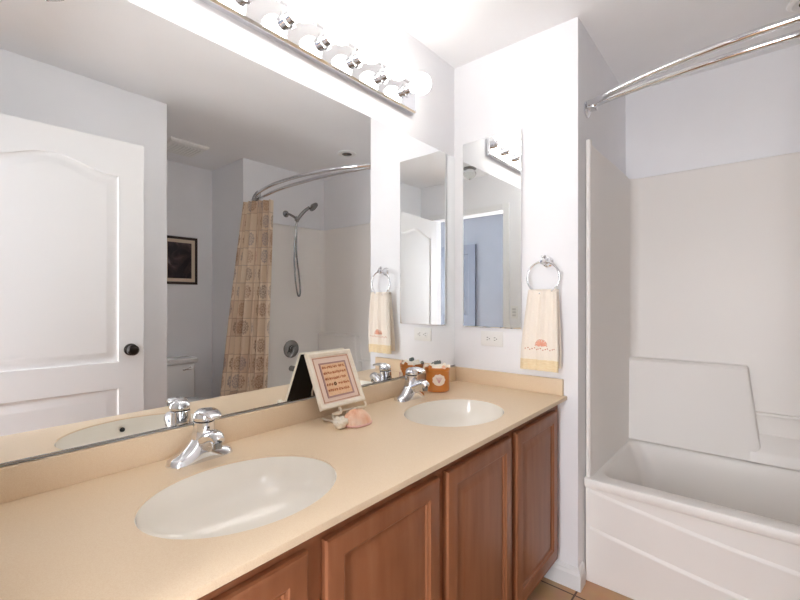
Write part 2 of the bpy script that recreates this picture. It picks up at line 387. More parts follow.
def make_sink(s, label):
    cx, cy = s
    sk = thing('sink', (cx, cy, ZC-0.15), label, 'sink', 'oval bisque sinks')
    prof = [(1.03,-0.0185),(1.03,-0.024),(1.0,-0.04)] + [(1.02*math.cos(a)**0.7 if a < PI/2-0.01 else 0.0, -0.04-0.112*math.sin(a)) for a in [PI/2*i/10 for i in range(1, 10)]] + [(0.13, -0.152)]
    inner = [(0.992,-0.0035),(0.990,-0.008),(0.985,-0.018)] + [(0.975*math.cos(a)**0.62, -0.02-0.115*math.sin(a)) for a in [PI/2*i/12 for i in range(1, 12)]] + [(0.11,-0.1355)]
    bm = bmesh.new()
    loft(bm, [[zmap(p, ZC+h) for p in ell(cx, cy, k)] for k, h in inner[::-1]] + [[zmap(p, ZC-0.0035) for p in ell(cx, cy, 0.9985)]] + [[zmap(p, ZC-0.0184) for p in ell(cx, cy, 0.9985)]] + [[zmap(p, ZC+h) for p in ell(cx, cy, k)] for k, h in prof], cap0=True, cap1=True)
    obj('bowl', bm, M['porc'], sk, angle=50)
    obj('drain', lathe(bmesh.new(), [(0,0),(0.0225,0),(0.021,0.003),(0.012,0.002),(0,0.001)], (cx, cy, ZC-0.1353)), M['chrome'], sk)
    oa = 0.0
    obj('overflow_hole', lathe(bmesh.new(), [(0,0),(0.008,0),(0.008,0.002),(0,0.002)], (cx+0.1635, cy, ZC-0.036), (-1,0,0.35), 16), M['slot'], sk)
    return sk
make_sink(SK[0], 'larger-looking oval bisque sink nearest the camera, in front of the wide chrome faucet')
make_sink(SK[1], 'far oval bisque sink near the amber jar and the side splash')

# faucets
def make_faucet(y, label):
    x = 0.078; c = Vector((x, y, ZC))
    fa = thing('faucet', (x, y, ZC), label, 'faucet', 'single lever chrome faucets')
    bm = bmesh.new(); rings = []
    for i in range(25):
        t = -1+2*i/24; e = max(0.0, 1-abs(t)**4.5)**0.5
        wx = 0.006+0.027*e; hz = 0.004 + 0.017*e + 0.048*math.exp(-(t/0.42)**2)
        ring = []
        for j in range(20):
            a = 2*PI*j/20; ca, sa = math.cos(a), math.sin(a)
            ring.append(c + Vector((0,-0.008,0)) + Vector((wx*(abs(ca)**0.8)*(1 if ca > 0 else -1), 0.084*t, max(0.0, hz*sa) if sa > 0 else 0.0)))
        rings.append(ring)
    for j, rg in enumerate(rings):
        for v in rg:
            if v.z <= ZC: v.z = ZC + 1e-5*0
    loft(bm, rings)
    obj('base', bm, M['chrome'], fa, angle=60)
    body = [(0.030,0.0),(0.033,0.015),(0.032,0.040),(0.0285,0.062),(0.0265,0.075),(0.0262,0.096),(0.0245,0.0975)]
    obj('body', lathe(bmesh.new(), body, c + Vector((-0.002,0,0.0005)), (0.04,0,1), 32), M['chrome'], fa)
    sp = spline([c+Vector((0.0,0,0.038)), c+Vector((0.028,0,0.050)), c+Vector((0.052,0,0.062)), c+Vector((0.072,0,0.066)), c+Vector((0.084,0,0.058))], 6)
    n = len(sp)
    sb = obj('spout', tube(bmesh.new(), sp, [0.027-0.0125*(i/(n-1)) for i in range(n)], 20), M['chrome'], fa, angle=50)
    obj('aerator', lathe(bmesh.new(), [(0,0),(0.0105,0),(0.0115,0.004),(0.0115,0.016),(0.009,0.018),(0,0.018)], c+Vector((0.076,0,0.040)), (0,0,1), 20), M['dkchrome'], sb)
    bm = lathe(bmesh.new(), [(0.0255,0.1005),(0.0268,0.102),(0.0268,0.110),(0.0245,0.120),(0.016,0.127),(0.0,0.129)], c + Vector((0.0,0,0.0)), (0.04,0,1), 32)
    lv = spline([c+Vector((-0.018,0,0.115)), c+Vector((0.010,0,0.123)), c+Vector((0.038,0,0.124)), c+Vector((0.062,0,0.119)), c+Vector((0.068,0,0.116))], 6)
    m = len(lv)
    tube(bm, lv, [0.012+0.012*min(1, i/6) - (0.011*max(0,(i-m*0.35)/(m*0.65))) for i in range(m)], 18, sq=0.36)
    obj('lever_handle', bm, M['chrome'], fa, angle=50)
    obj('seam_ring', lathe(bmesh.new(), [(0.022,0.0972),(0.0252,0.0975),(0.0252,0.1008),(0.022,0.101)], c+Vector((-0.001,0,0)), (0.04,0,1), 28), M['slot'], fa)
    obj('index_mark', lathe(bmesh.new(), [(0,0),(0.0035,0),(0.003,0.0012),(0,0.0012)], c+Vector((0.0265,0,0.084)), (1,0,0), 12), M['slot'], fa)
    return fa
make_faucet(0.508, 'chrome single lever faucet at the sink nearest the camera')
make_faucet(1.385, 'chrome single lever faucet beside the amber jar at the far sink')

# ================================================================== BIG MIRROR
mr = thing('wall_mirror', (0.003, 0.95, 0.89), 'large frameless wall mirror behind the two sinks', 'mirror')
obj('mirror_glass', B(0.0015, 0.006, 0.06, 1.842, 0.8955, 1.973), [M['mirror']], mr, smooth=False)
obj('bottom_channel', B(0.0005, 0.0085, 0.06, 1.842, 0.8930, 0.8962), M['dkchrome'], mr, smooth=False)

# ================================================================== LIGHT BAR
lb = thing('vanity_light_bar', (0.0, 0.844, 2.075), 'chrome light bar with a row of round bulbs above the mirror', 'light')
bm = bmesh.new()
prof = [(0.0005,2.075),(0.022,2.075),(0.030,2.081),(0.030,2.088),(0.026,2.092),(0.026,2.190),(0.030,2.194),(0.030,2.201),(0.022,2.207),(0.0005,2.207)]
loft(bm, [[(x, y, z) for x, z in prof] for y in (0.205, 1.482)])
obj('back_plate', bm, M['chrome'], lb, smooth=False)
BY = [1.418-0.1524*k for k in range(8)]
for y in BY:
    so = obj('socket', lathe(bmesh.new(), [(0.030,0),(0.030,0.004),(0.0225,0.006),(0.0225,0.030),(0.024,0.031),(0.024,0.034),(0.0,0.034)], (0.026, y, 2.155), (1,0,0), 24), M['chrome'], lb)
for y in BY:
    pr = [(0.013,0.0),(0.015,0.008)] + [(0.0425*math.sin(a), 0.0485-0.0425*math.cos(a)) for a in [0.42+(PI-0.42)*i/14 for i in range(15)]]
    obj('bulb', lathe(bmesh.new(), pr, (0.0603, y, 2.155), (1,0,0), 28), M['bulb'], lb)

# ================================================================== MEDICINE CABINET
mc = thing('medicine_cabinet', (0.21, YF, 1.10), 'narrow mirrored medicine cabinet on the wall beside the towel ring', 'cabinet')
obj('cabinet_body', B(0.064, 0.368, YF-0.009, YF-0.0003, 1.103, 2.022), M['white'], mc, smooth=False)
bm = bmesh.new()
mp = lambda p, h: Vector((p[0], YF-0.0095-h, p[1]))
f = rectf(0.060, 0.372, 1.099, 2.026)
loft(bm, [[mp(p, dh) for p in f(i)] for i, dh in ((0,0),(0,0.004),(0.003,0.0045))])
md = obj('mirror_door', bm, M['mirror'], mc, smooth=False)

# outlet
def outlet(cx, cz):
    o = thing('wall_outlet', (cx, YF, cz), 'white horizontal power outlet under the medicine cabinet', 'outlet')
    obj('cover_plate', B(cx-0.058, cx+0.058, YF-0.006, YF-0.0003, cz-0.036, cz+0.036, 0.002), M['white'], o)
    for s in (-1, 1):
        r = obj('receptacle', lathe(bmesh.new(), [(0,0),(0.0165,0),(0.016,0.002),(0,0.002)], (cx+0.0195*s, YF-0.006, cz), (0,-1,0), 20), M['white'], o)
        bm = bmesh.new()
        for dz in (-0.006, 0.006): box(bm, cx+0.0195*s-0.006, cx+0.0195*s+0.002, YF-0.0088, YF-0.0078, cz+dz-0.0012, cz+dz+0.0012)
        box(bm, cx+0.0195*s+0.006, cx+0.0195*s+0.010, YF-0.0088, YF-0.0078, cz-0.002, cz+0.002)
        obj('slot', bm, M['slot'], r, smooth=False)
outlet(0.217, 1.044)

# towel ring and towel
RC = Vector((0.489, YF-0.052, 1.331)); RR = 0.071
tr = thing('towel_ring', (0.489, YF, 1.40), 'chrome towel ring holding the cream hand towel', 'towel ring')
obj('rosette', lathe(bmesh.new(), [(0,0),(0.024,0),(0.024,0.005),(0.017,0.009),(0.012,0.02),(0.011,0.04),(0.014,0.046),(0.016,0.054),(0.012,0.062),(0,0.064)], (0.492, YF-0.0003, 1.402), (0,-1,0), 24), M['chrome'], tr)
obj('finial', lathe(bmesh.new(), [(0.004,0),(0.005,0.008),(0.011,0.014),(0.009,0.022),(0,0.025)], (0.492, YF-0.052, 1.406), (0,0,1), 16), M['chrome'], tr)
obj('ring', tube(bmesh.new(), [RC+Vector((RR*math.sin(2*PI*i/48), 0, RR*math.cos(2*PI*i/48))) for i in range(48)], 0.0048, 12, closed=True), M['chrome'], tr)
tw = thing('hand_towel', (0.48, YF-0.05, 0.92), 'cream hand towel with an embroidered shell hanging from the ring', 'towel')
def towel_sheet(front, z_lo, z_hi, off=0.0, nx=36, nz=40, grow=0.0):
    rows = []
    for k in range(nz+1):
        z = z_hi + (z_lo-z_hi)*k/nz
        t = (1.27-z)/(1.27-0.92)
        t = max(0, min(1, t))
        wl = 0.067+0.016*min(1, t*1.4)+0.002*t; cxx = 0.489-0.012*t
        row = []
        for i in range(nx+1):
            s = -1+2*i/nx
            fold = (0.007*math.sin(s*7.5+0.6)*(1-0.55*t) + 0.004*math.sin(s*15+1))*(1-0.3*t)
            base = (0.011+0.012*min(1, t*2)) if front else -(0.010+0.006*t)
            y = RC.y - base - fold - (off if front else -off)
            row.append(Vector((cxx+s*(wl+grow), y, z)))
        rows.append(row)
    return rows
def shell_of(rows_a, rows_b):
    bm = bmesh.new()
    va = [[bm.verts.new(p) for p in r] for r in rows_a]; vb = [[bm.verts.new(p) for p in r] for r in rows_b]
    n, m = len(va), len(va[0])
    for i in range(n-1):
        for j in range(m-1):
            bm.faces.new((va[i][j], va[i][j+1], va[i+1][j+1], va[i+1][j])); bm.faces.new((vb[i][j], vb[i+1][j], vb[i+1][j+1], vb[i][j+1]))
    for i in range(n-1):
        for j in (0, m-1): bm.faces.new((va[i][j], va[i+1][j], vb[i+1][j], vb[i][j]))
    for j in range(m-1):
        for i in (0, n-1): bm.faces.new((va[i][j], va[i][j+1], vb[i][j+1], vb[i][j]))
    return bm
f0 = towel_sheet(True, 0.974, 1.268); f1 = towel_sheet(True, 0.974, 1.268, -0.005)
bm = shell_of(f0, f1)
# fold over the ring bottom, then the back fall
top = []
for k in range(7):
    a = PI*k/6
    top.append([Vector((0.489+(-1+2*i/36)*0.067, RC.y - 0.0115*math.cos(a) - (0.007*math.sin((-1+2*i/36)*7.5+0.6)+0.004*math.sin((-1+2*i/36)*15+1)), 1.268+0.0115*math.sin(a))) for i in range(37)])
join(bm, shell_of(top, [[p+Vector((0,0.0,-0.004)) for p in r] for r in top]))
join(bm, shell_of(towel_sheet(False, 0.94, 1.268), towel_sheet(False, 0.94, 1.268, -0.004)))
obj('terry_cloth', bm, M['towel'], tw, angle=80)
obj('satin_band', shell_of(towel_sheet(True, 0.927, 0.974, 0.001, nz=8), towel_sheet(True, 0.927, 0.974, -0.005, nz=8)), M['band'], tw, angle=80)
def on_towel(s, z):   # point on the front of the towel
    r = towel_sheet(True, z, z+0.001, 0.0, nx=200, nz=1)[1]; return r[int(round((s+1)*100))]
bm = bmesh.new()
for k in range(7):
    a = PI*(k+0.5)/7
    for rr in (0.006, 0.012, 0.018, 0.0235):
        p = on_towel(0.08+rr*math.cos(a)/0.085, 1.034+rr*math.sin(a)*1.0)
        lathe(bm, [(0,0.0),(0.0045,0.001),(0.003,0.0026),(0,0.003)], p+Vector((0,0.0005,0)), (0,-1,0), 8)
eb = obj('embroidered_shell', bm, M['coral'], tw)
bm = bmesh.new()
for i in range(14):
    p = on_towel(-0.72+1.5*i/13, 1.020+0.004*math.sin(i*2.1))
    lathe(bm, [(0,0),(0.003,0.0008),(0.002,0.0018),(0,0.002)], p+Vector((0,0.0005,0)), (0,-1,0), 6)
for i in range(14):
    a = PI*i/13
    p = on_towel(0.08+0.0275*math.cos(a)/0.085, 1.034+0.0275*math.sin(a))
    lathe(bm, [(0,0),(0.0022,0.0008),(0.0015,0.0016),(0,0.002)], p+Vector((0,0.0005,0)), (0,-1,0), 6)
obj('embroidered_dots', bm, M['stitch'], tw)

# ================================================================== COUNTER ORNAMENTS
# framed sampler leaning on its easel
pb = Vector((0.112, 0.878, 0.871)); py = Vector((0,1,0)); pu = Vector((-0.086, 0, 0.181)).normalized(); pn = py.cross(pu)  # outward normal
if pn.x < 0: pn = -pn
W_, H_ = 0.203, 0.199
def pmap(p, h): return pb + py*p[0] + pu*p[1] + pn*h
fr = thing('framed_sampler', pb, 'small cream framed stitched sampler on an easel against the mirror', 'picture')
bm = bmesh.new(); f = rectf(0, W_, 0, H_)
loft(bm, [[pmap(p, h) for p in f(i)] for i, h in ((0,-0.013),(0,-0.004),(0.002,0),(0.008,0.001),(0.010,-0.001),(0.014,-0.001),(0.018,-0.005))], cap0=False, cap1=False)
obj('frame', bm, M['cream'], fr, angle=25)
obj('backing', loft(bmesh.new(), [[pmap(p, h) for p in f(0.001)] for h in (-0.0135, -0.0125)]), M['black'], fr, smooth=False)
obj('mount_board', loft(bmesh.new(), [[pmap(p, h) for p in f(i)] for i, h in ((0.016,-0.008),(0.016,-0.0045))]), M['pinkmat'], fr, smooth=False)
bm = bmesh.new()
loft(bm, [[pmap(p, h) for p in f(i)] for i, h in ((0.0205,-0.0046),(0.0205,-0.0025),(0.0235,-0.0025),(0.0235,-0.0046))], cap0=False, cap1=False)
obj('inner_fillet', bm, mat('rust_fillet', (206,160,130), 0.5), fr, smooth=False)
g = rectf(0.042, W_-0.042, 0.036, H_-0.042)
sm = obj('stitched_cloth', loft(bmesh.new(), [[pmap(p, h) for p in g(0)] for h in (-0.0045, -0.0030)]), M['linen'], fr, smooth=False)
bm = bmesh.new()
loft(bm, [[pmap(p, h) for p in g(i)] for i, h in ((-0.001,-0.0045),(-0.001,-0.0018),(0.0045,-0.0018),(0.0045,-0.003))], cap0=False, cap1=False)
obj('border_stitch', bm, M['mauve'], sm, smooth=False)
bm = bmesh.new(); rnd = random.Random(11)
for row in range(5):
    bq = H_-0.058-row*0.0205
    aq = 0.051
    while aq < W_-0.056:
        L_ = rnd.uniform(0.004, 0.009)
        if not (row == 3 and 0.080 < aq < 0.098):
            pts = [pmap((aq+L_*k/6, bq+0.0045*math.sin(k*rnd.uniform(0.9,1.7)+aq*300)), -0.0022) for k in range(7)]
            tube(bm, pts, 0.0010, 5)
        aq += L_+rnd.uniform(0.0015, 0.004)
obj('stitched_lines', bm, M['stitch'], sm)
bm = bmesh.new()
for k in range(6):
    a = 2*PI*k/6; lathe(bm, [(0,0),(0.003,0.0006),(0.002,0.0015),(0,0.0018)], pmap((0.088+0.0042*math.cos(a), H_-0.058-3*0.0205+0.0042*math.sin(a)), -0.0029), pn, 8)
obj('stitched_flower', bm, mat('dark_thread', (120,84,52), 0.9), sm)
# easel
es = thing('plate_easel', (0.10, 0.978, ZC), 'white scroll foot easel holding up the framed sampler', 'easel')
for yy in (0.930, 1.045):
    x0 = 0.112
    pts = spline([(0.140, yy, 0.875), (0.146, yy, 0.868), (0.142, yy, 0.858), (0.118, yy, 0.851), (0.104, yy, 0.846), (0.112, yy, 0.832), (0.130, yy, 0.826), (0.124, yy, 0.8225), (0.100, yy, 0.8225), (0.070, yy, 0.8225), (0.050, yy, 0.8225)], 6)
    leg = obj('leg', tube(bmesh.new(), pts, 0.0038, 10), M['cream'], es)
pr_ = [pb+Vector((-0.024, 0.102, 0.0))+pu*q+pn*-0.009 for q in (0.0, 0.06, 0.13)]
bm = tube(bmesh.new(), [(0.104, 0.930, 0.8465), (0.0865, 0.978, 0.8465), (0.104, 1.045, 0.8465)], 0.0035, 8)
obj('cross_bar', bm, M['cream'], es)
obj('back_prop', tube(bmesh.new(), [(0.082, 0.978, 0.847), tuple(pmap((0.102, 0.03), -0.018)), tuple(pmap((0.102, 0.12), -0.018))], 0.0035, 8), M['cream'], es)

# knobbly white shell
wc = Vector((0.172, 0.905, ZC))
bm = bmesh.new()
n1, n2 = 14, 20
rings = []
for i in range(n1+1):
    th = PI*i/n1; rg = []
    for j in range(n2):
        ph = 2*PI*j/n2
        r = 0.0205*(1+0.17*math.cos(5*ph+1.3*i)*math.sin(th) + 0.10*math.sin(4*th))
        rg.append(wc+Vector((max(1e-4,r*math.sin(th))*math.cos(ph), 1.15*max(1e-4,r*math.sin(th))*math.sin(ph), 0.0185-0.92*r*math.cos(th)*(0.0185/0.0205))))
    rings.append(rg)
loft(bm, rings)
for k in range(9):
    a = k*2.4; e = 0.35+0.9*((k*0.37) % 1)
    d = Vector((math.cos(a)*math.cos(e), math.sin(a)*math.cos(e), math.sin(e)))
    lathe(bm, [(0.0075,0),(0.006,0.004),(0.003,0.008),(0.0,0.010)], wc+Vector((0,0,0.0185))+d*0.0165, d, 8)
zmin = min(v.co.z for v in bm.verts)
for v in bm.verts: v.co.z += ZC-zmin
tag(obj('sea_shell', bm, M['shellwhite'], angle=70), 'small white knobbly sea shell in front of the framed sampler', 'shell')
# pink scallop half, domed, lying on the counter
sc = Vector((0.178, 0.975, ZC)); bm = bmesh.new(); rings = []
n1, n2 = 12, 72
for i in range(n1+1):
    t = i/n1; rg = []
    for j in range(n2):
        ph = 2*PI*j/n2
        rib = 1+0.035*math.cos(ph*18)*t
        ax, ay = 0.043*(1-0.12*math.cos(ph))*rib, 0.052*rib
        r = max(0.002, math.sin(t*PI/2))
        rg.append(sc+Vector((ax*r*math.cos(ph)-0.006*(1-t), ay*r*math.sin(ph), 0.003+0.045*math.cos(t*PI/2)*(1+0.03*math.cos(ph*18)))))
    rings.append(rg)
rings.append([sc+Vector(((p-sc).x*0.97, (p-sc).y*0.97, 0.0)) for p in rings[-1]])
loft(bm, rings)
sh = thing('scallop_shell', sc, 'pink and orange domed shell beside the white knobbly shell', 'shell')
obj('shell_valve', bm, M['shellpink'], sh, angle=60)
obj('shell_rim', tube(bmesh.new(), [sc+Vector((0.0425*(1-0.12*math.cos(2*PI*j/40))*math.cos(2*PI*j/40), 0.0515*math.sin(2*PI*j/40), 0.0045)) for j in range(40)], 0.0035, 8, closed=True), mat('pink_shell_rim', (234,186,176), 0.45), sh)

# amber jar
jc = Vector((0.082, 1.575, ZC))
jr = thing('amber_jar', jc, 'amber brown lidded jar with a white shell badge by the far faucet', 'jar')
obj('jar_body', lathe(bmesh.new(), [(0.048,0),(0.053,0.003),(0.0545,0.010),(0.055,0.012),(0.054,0.014),(0.0542,0.03),(0.0545,0.092),(0.057,0.095),(0.0575,0.106),(0.055,0.109),(0.047,0.109),(0.0,0.1065)], jc, n=40), M['amber'], jr)
ld = obj('lid', lathe(bmesh.new(), [(0.048,0.1092),(0.048,0.111),(0.042,0.115),(0.026,0.120),(0.012,0.122),(0,0.122)], jc, n=32), M['shellwhite'], jr)
bm = bmesh.new()
for k in range(3): lathe(bm, [(0.007,0),(0.008,0.008),(0.005,0.015),(0,0.018)], jc+Vector((0.003*(k-1), 0.009*(k-1), 0.1205)), (0, 0.35*(k-1), 1), 12)
obj('lid_knob', bm, M['grey'], ld)
for k, (a, mm) in enumerate(((0.35, 'shellwhite'), (1.5, 'shellwhite'), (2.6, 'grey'), (3.9, 'shellwhite'), (4.6, 'amber'), (5.9, 'shellpink'))):
    bm = lathe(bmesh.new(), [(0.010,0),(0.0115,0.004),(0.007,0.010),(0,0.014)], jc+Vector((0.050*math.cos(a), 0.050*math.sin(a), 0.1095)), (0.4*math.cos(a), 0.4*math.sin(a), 1), 10, 1, 0.7)
    obj('lid_shell', bm, M[mm], ld)
# shell badge on the camera side
ba = math.atan2(CAM[1]-jc.y, CAM[0]-jc.x)+0.12
bm = bmesh.new(); pts = []
outl = []
for j in range(40):
    ph = 2*PI*j/40
    r = 0.0275*(1+0.05*math.cos(9*ph)*(1 if math.sin(ph) > -0.6 else 0))
    outl.append((r*math.cos(ph)*1.05, r*math.sin(ph)*0.92))
outl2 = outl
def jmap(p, h): 
    ang = ba + p[0]/0.0545; return jc + Vector(((0.0548+h)*math.cos(ang), (0.0548+h)*math.sin(ang), 0.057+p[1]))
loft(bm, [[jmap((p[0]*k, p[1]*k), h) for p in outl] for k, h in ((1,-0.002),(1,0.0016),(0.9,0.0026),(0.5,0.003),(0.05,0.0032))])
for s in (-1, 1): box(bm, 0,0.001,0,0.001,0,0.001) if False else None
bd = obj('shell_badge', bm, mat('badge_white', (246,232,216), 0.4), jr, angle=60)
bm = bmesh.new()
for k in range(-3, 4):
    tube(bm, [jmap((k*0.0045*t, -0.014+0.026*t), 0.0034) for t in (0.05, 0.4, 0.7, 1.0)], 0.0008, 6)
obj('badge_ribs', bm, mat('badge_mauve', (206,150,150), 0.5), bd)

# ================================================================== TUB UNIT
tub = thing('bathtub', (1.37, 2.30, 0), 'white one piece bathtub and shower surround in the alcove', 'bathtub')
UX0, UX1, UY0, UY1 = XA+0.004, XR-0.004, 1.915, YB-0.004
IX0, IX1, IY1 = 0.660, 2.087, 2.675
ZR, ZS = 0.455, 1.925
# surround: U-shaped wall panel with rounded inside corners
def uprof(off, r=0.05):
    x0, x1, y1 = IX0-off, IX1+off, IY1+off; r = max(0.008, r+off*0.6); pts = [(XA+0.021-off*0.3, UY0+0.032), (XA+0.026-off*0.3, UY0+0.06)]
    pts += [(x0-0.010, 2.1), (x0-0.003, 2.3), (x0, 2.5)]
    for k in range(9):
        a = PI-PI/2*k/8; pts.append((x0+r+r*math.cos(a), y1-r+r*math.sin(a)))
    pts += [(x, y1) for x in (1.0, 1.37, 1.75)]
    for k in range(9):
        a = PI/2-PI/2*k/8; pts.append((x1-r+r*math.cos(a), y1-r+r*math.sin(a)))
    pts += [(x1, 2.5), (x1+0.003, 2.3), (x1+0.010, 2.1), (XR-0.026+off*0.3, UY0+0.06), (XR-0.021+off*0.3, UY0+0.032)]
    return pts
bm = bmesh.new()
inn = uprof(0); lay = [[Vector((min(max(x, UX0), UX1), min(y, UY1), z)) for x, y in uprof(o)] for o, z in ((0.0, ZR), (0.0, 1.2), (0.0, ZS-0.02), (0.006, ZS-0.005), (0.016, ZS), (0.034, ZS))]
out = [[Vector((min(max(x, UX0), UX1), min(y, UY1), z)) for x, y in uprof(0.034)] for z in (ZS, ZR)]
lay += out
vr = [[bm.verts.new(p) for p in r] for r in lay]
for i in range(len(vr)):
    a, b = vr[i], vr[(i+1) % len(vr)]
    for j in range(len(a)-1): bm.faces.new((a[j], a[j+1], b[j+1], b[j]))
for j in (0, len(vr[0])-1): bm.faces.new([r[j] for r in vr])
obj('surround_panel', bm, M['tub'], tub, angle=40)
for x0, x1 in ((UX0, UX0+0.020), (UX1-0.020, UX1)):
    obj('front_flange', B(x0, x1, UY0+0.022, UY0+0.050, ZR-0.004, ZS+0.018, 0.007, 3), M['tub'], tub, angle=60)
# apron, rim, deck and basin in one lofted shell
def rr_(x0, x1, y0, y1, r, n=8):
    pts = []
    for cx, cy, a0 in ((x1-r, y0+r, -PI/2), (x1-r, y1-r, 0), (x0+r, y1-r, PI/2), (x0+r, y0+r, PI)):
        for k in range(n+1):
            a = a0+PI/2*k/n; pts.append((cx+r*math.cos(a), cy+r*math.sin(a)))
    return pts
rings = []
def R3(pts, z): return [Vector((x, y, z)) for x, y in pts]
rings.append(R3(rr_(UX0+0.002, UX1-0.002, UY0+0.016, UY1, 0.003), 0.001))
rings.append(R3(rr_(UX0+0.002, UX1-0.002, UY0+0.014, UY1, 0.003), ZR-0.045))
rings.append(R3(rr_(UX0, UX1, UY0+0.003, UY1, 0.003), ZR-0.038))
rings.append(R3(rr_(UX0, UX1, UY0, UY1, 0.003), ZR-0.028))
rings.append(R3(rr_(UX0, UX1, UY0, UY1, 0.003), ZR-0.010))
rings.append(R3(rr_(UX0, UX1, UY0+0.004, UY1, 0.004), ZR-0.002))
rings.append(R3(rr_(UX0, UX1, UY0+0.012, UY1, 0.004), ZR))
rings.append(R3(rr_(IX0+0.004, IX1-0.012, 1.988, IY1-0.066, 0.06), ZR))
rings.append(R3(rr_(IX0+0.010, IX1-0.018, 1.994, IY1-0.071, 0.06), ZR-0.003))
rings.append(R3(rr_(IX0+0.016, IX1-0.024, 2.002, IY1-0.076, 0.06), ZR-0.014))
for k in range(1, 7):
    t = k/7
    rings.append(R3(rr_(IX0+0.016+0.10*t, IX1-0.024-0.12*t, 2.002+0.05*t, IY1-0.076-0.03*t, 0.06+0.05*t), ZR-0.014-0.30*t))
rings.append(R3(rr_(IX0+0.16, IX1-0.21, 2.09, IY1-0.14, 0.12), 0.115))
rings.append(R3(rr_(IX0+0.22, IX1-0.26, 2.14, IY1-0.19, 0.10), 0.105))
bm = bmesh.new(); loft(bm, rings, cap0=False, cap1=True)
obj('tub_shell', bm, M['tub'], tub, angle=40)
# sweeping moulded ribs on the apron
for zc_ in (0.305, 0.142):
    pts = []
    for k in range(41):
        x = UX0+0.02+(UX1-UX0-0.04)*k/40; q = abs(x-1.3735)/0.74
        pts.append((x, UY0+0.0145, zc_+0.092*q**1.35 if zc_ > 0.2 else zc_+0.092*q**1.35))
    bm = bmesh.new()
    loft(bm, [[Vector((p[0], p[1]+a, p[2]+b)) for a, b in ((0.002,0.016),(-0.002,0.010),(-0.0065,0.003),(-0.0065,-0.003),(0.002,-0.007))] for p in pts])
    obj('apron_rib', bm, M['tub'], tub, angle=50)
# moulded ledges on the back wall with a recess and bar between them
def ledge(x0, x1, slant, inner_sign):
    bm = bmesh.new(); zt, zb = 0.912, 0.462; yb = IY1+0.002; d = 0.062
    # cross-sections down from the top; the end next to the recess slants
    rings = []
    for z, dd, e in ((zt, 0.006, 0.010), (zt-0.003, d-0.012, 0.004), (zt-0.014, d, 0.0), (0.74, d, 0.0), (0.60, d+0.004, 0.0), (zb, d+0.010, 0.0)):
        s = slant*(zt-z)/(zt-zb)
        if inner_sign > 0: a0, a1 = x0, x1+s-e
        else: a0, a1 = x0-s+e, x1
        r = 0.022
        f = [(a0, yb), (a1, yb)]
        c = [(a1, yb-dd+r*0.8), (a1-r*0.25, yb-dd+r*0.3), (a1-r, yb-dd)] if inner_sign > 0 else [(a1, yb-dd)]
        c2 = [(a0, yb-dd)] if inner_sign > 0 else [(a0+r, yb-dd), (a0+r*0.25, yb-dd+r*0.3), (a0, yb-dd+r*0.8)]
        rings.append([Vector((x, min(y, yb), z)) for x, y in f + c + c2])
    loft(bm, rings)
    return obj('back_ledge', bm, M['tub'], tub, angle=35)
ledge(IX0-0.002, 1.172, 0.055, 1); ledge(1.575, IX1+0.002, 0.055, -1)
bm = bmesh.new()   # sloping sill at the foot of the recess
loft(bm, [[Vector((x, y, z)) for y, z in ((IY1+0.002, 0.585), (IY1-0.010, 0.575), (IY1-0.062, 0.520), (IY1-0.070, 0.505), (IY1-0.073, 0.462), (IY1+0.002, 0.462))] for x in (1.18, 1.567)])
obj('recess_sill', bm, M['tub'], tub, angle=35)
obj('recess_bar', B(1.185, 1.562, IY1-0.028, IY1+0.001, 0.676, 0.692, 0.006, 3), M['tub'], tub)

# shower fittings on the right-hand end wall
sv = thing('shower_valve', (IX1, 2.30, 0.78), 'round chrome shower valve on the end wall of the tub', 'valve')
obj('escutcheon', lathe(bmesh.new(), [(0,0.0),(0.082,0.0),(0.082,0.004),(0.070,0.010),(0.036,0.014),(0.034,0.03),(0.030,0.034),(0,0.034)], (IX1-0.0003, 2.30, 0.78), (-1,0,0), 36), M['dkchrome'], sv)
bm = lathe(bmesh.new(), [(0,0.034),(0.026,0.035),(0.028,0.05),(0.022,0.062),(0,0.065)], (IX1, 2.30, 0.78), (-1,0,0), 24)
tube(bm, [(IX1-0.052, 2.30, 0.78), (IX1-0.058, 2.275, 0.745), (IX1-0.062, 2.262, 0.722)], [0.012, 0.010, 0.008], 10)
obj('valve_handle', bm, M['dkchrome'], sv)
so = thing('tub_spout', (IX1, 2.30, 0.60), 'chrome tub spout under the round shower valve', 'spout')
obj('spout_body', tube(bmesh.new(), spline([(IX1-0.0005, 2.30, 0.60), (IX1-0.05, 2.30, 0.60), (IX1-0.10, 2.30, 0.596), (IX1-0.125, 2.30, 0.578), (IX1-0.128, 2.30, 0.566)], 5), 0.026, 20), M['dkchrome'], so)
obj('diverter_knob', lathe(bmesh.new(), [(0.004,0),(0.004,0.012),(0.008,0.014),(0.008,0.020),(0,0.022)], (IX1-0.10, 2.30, 0.621), (0,0,1), 14), M['dkchrome'], so)
sw = thing('hand_shower', (XR, 2.29, 2.03), 'chrome hand shower with a looping hose above the tub end', 'shower')
obj('wall_flange', lathe(bmesh.new(), [(0,0),(0.032,0),(0.030,0.006),(0.014,0.014),(0,0.014)], (XR-0.0003, 2.27, 2.03), (-1,0,0), 24), M['dkchrome'], sw)
obj('shower_arm', tube(bmesh.new(), spline([(XR-0.002, 2.27, 2.03), (XR-0.04, 2.274, 2.025), (XR-0.10, 2.285, 1.995), (XR-0.125, 2.292, 1.975)], 5), 0.0105, 14), M['dkchrome'], sw)
obj('holder', lathe(bmesh.new(), [(0,0),(0.016,0),(0.019,0.008),(0.019,0.034),(0.015,0.042),(0,0.042)], (XR-0.13, 2.294, 1.950), (-0.25,0.2,1), 18), M['dkchrome'], sw)
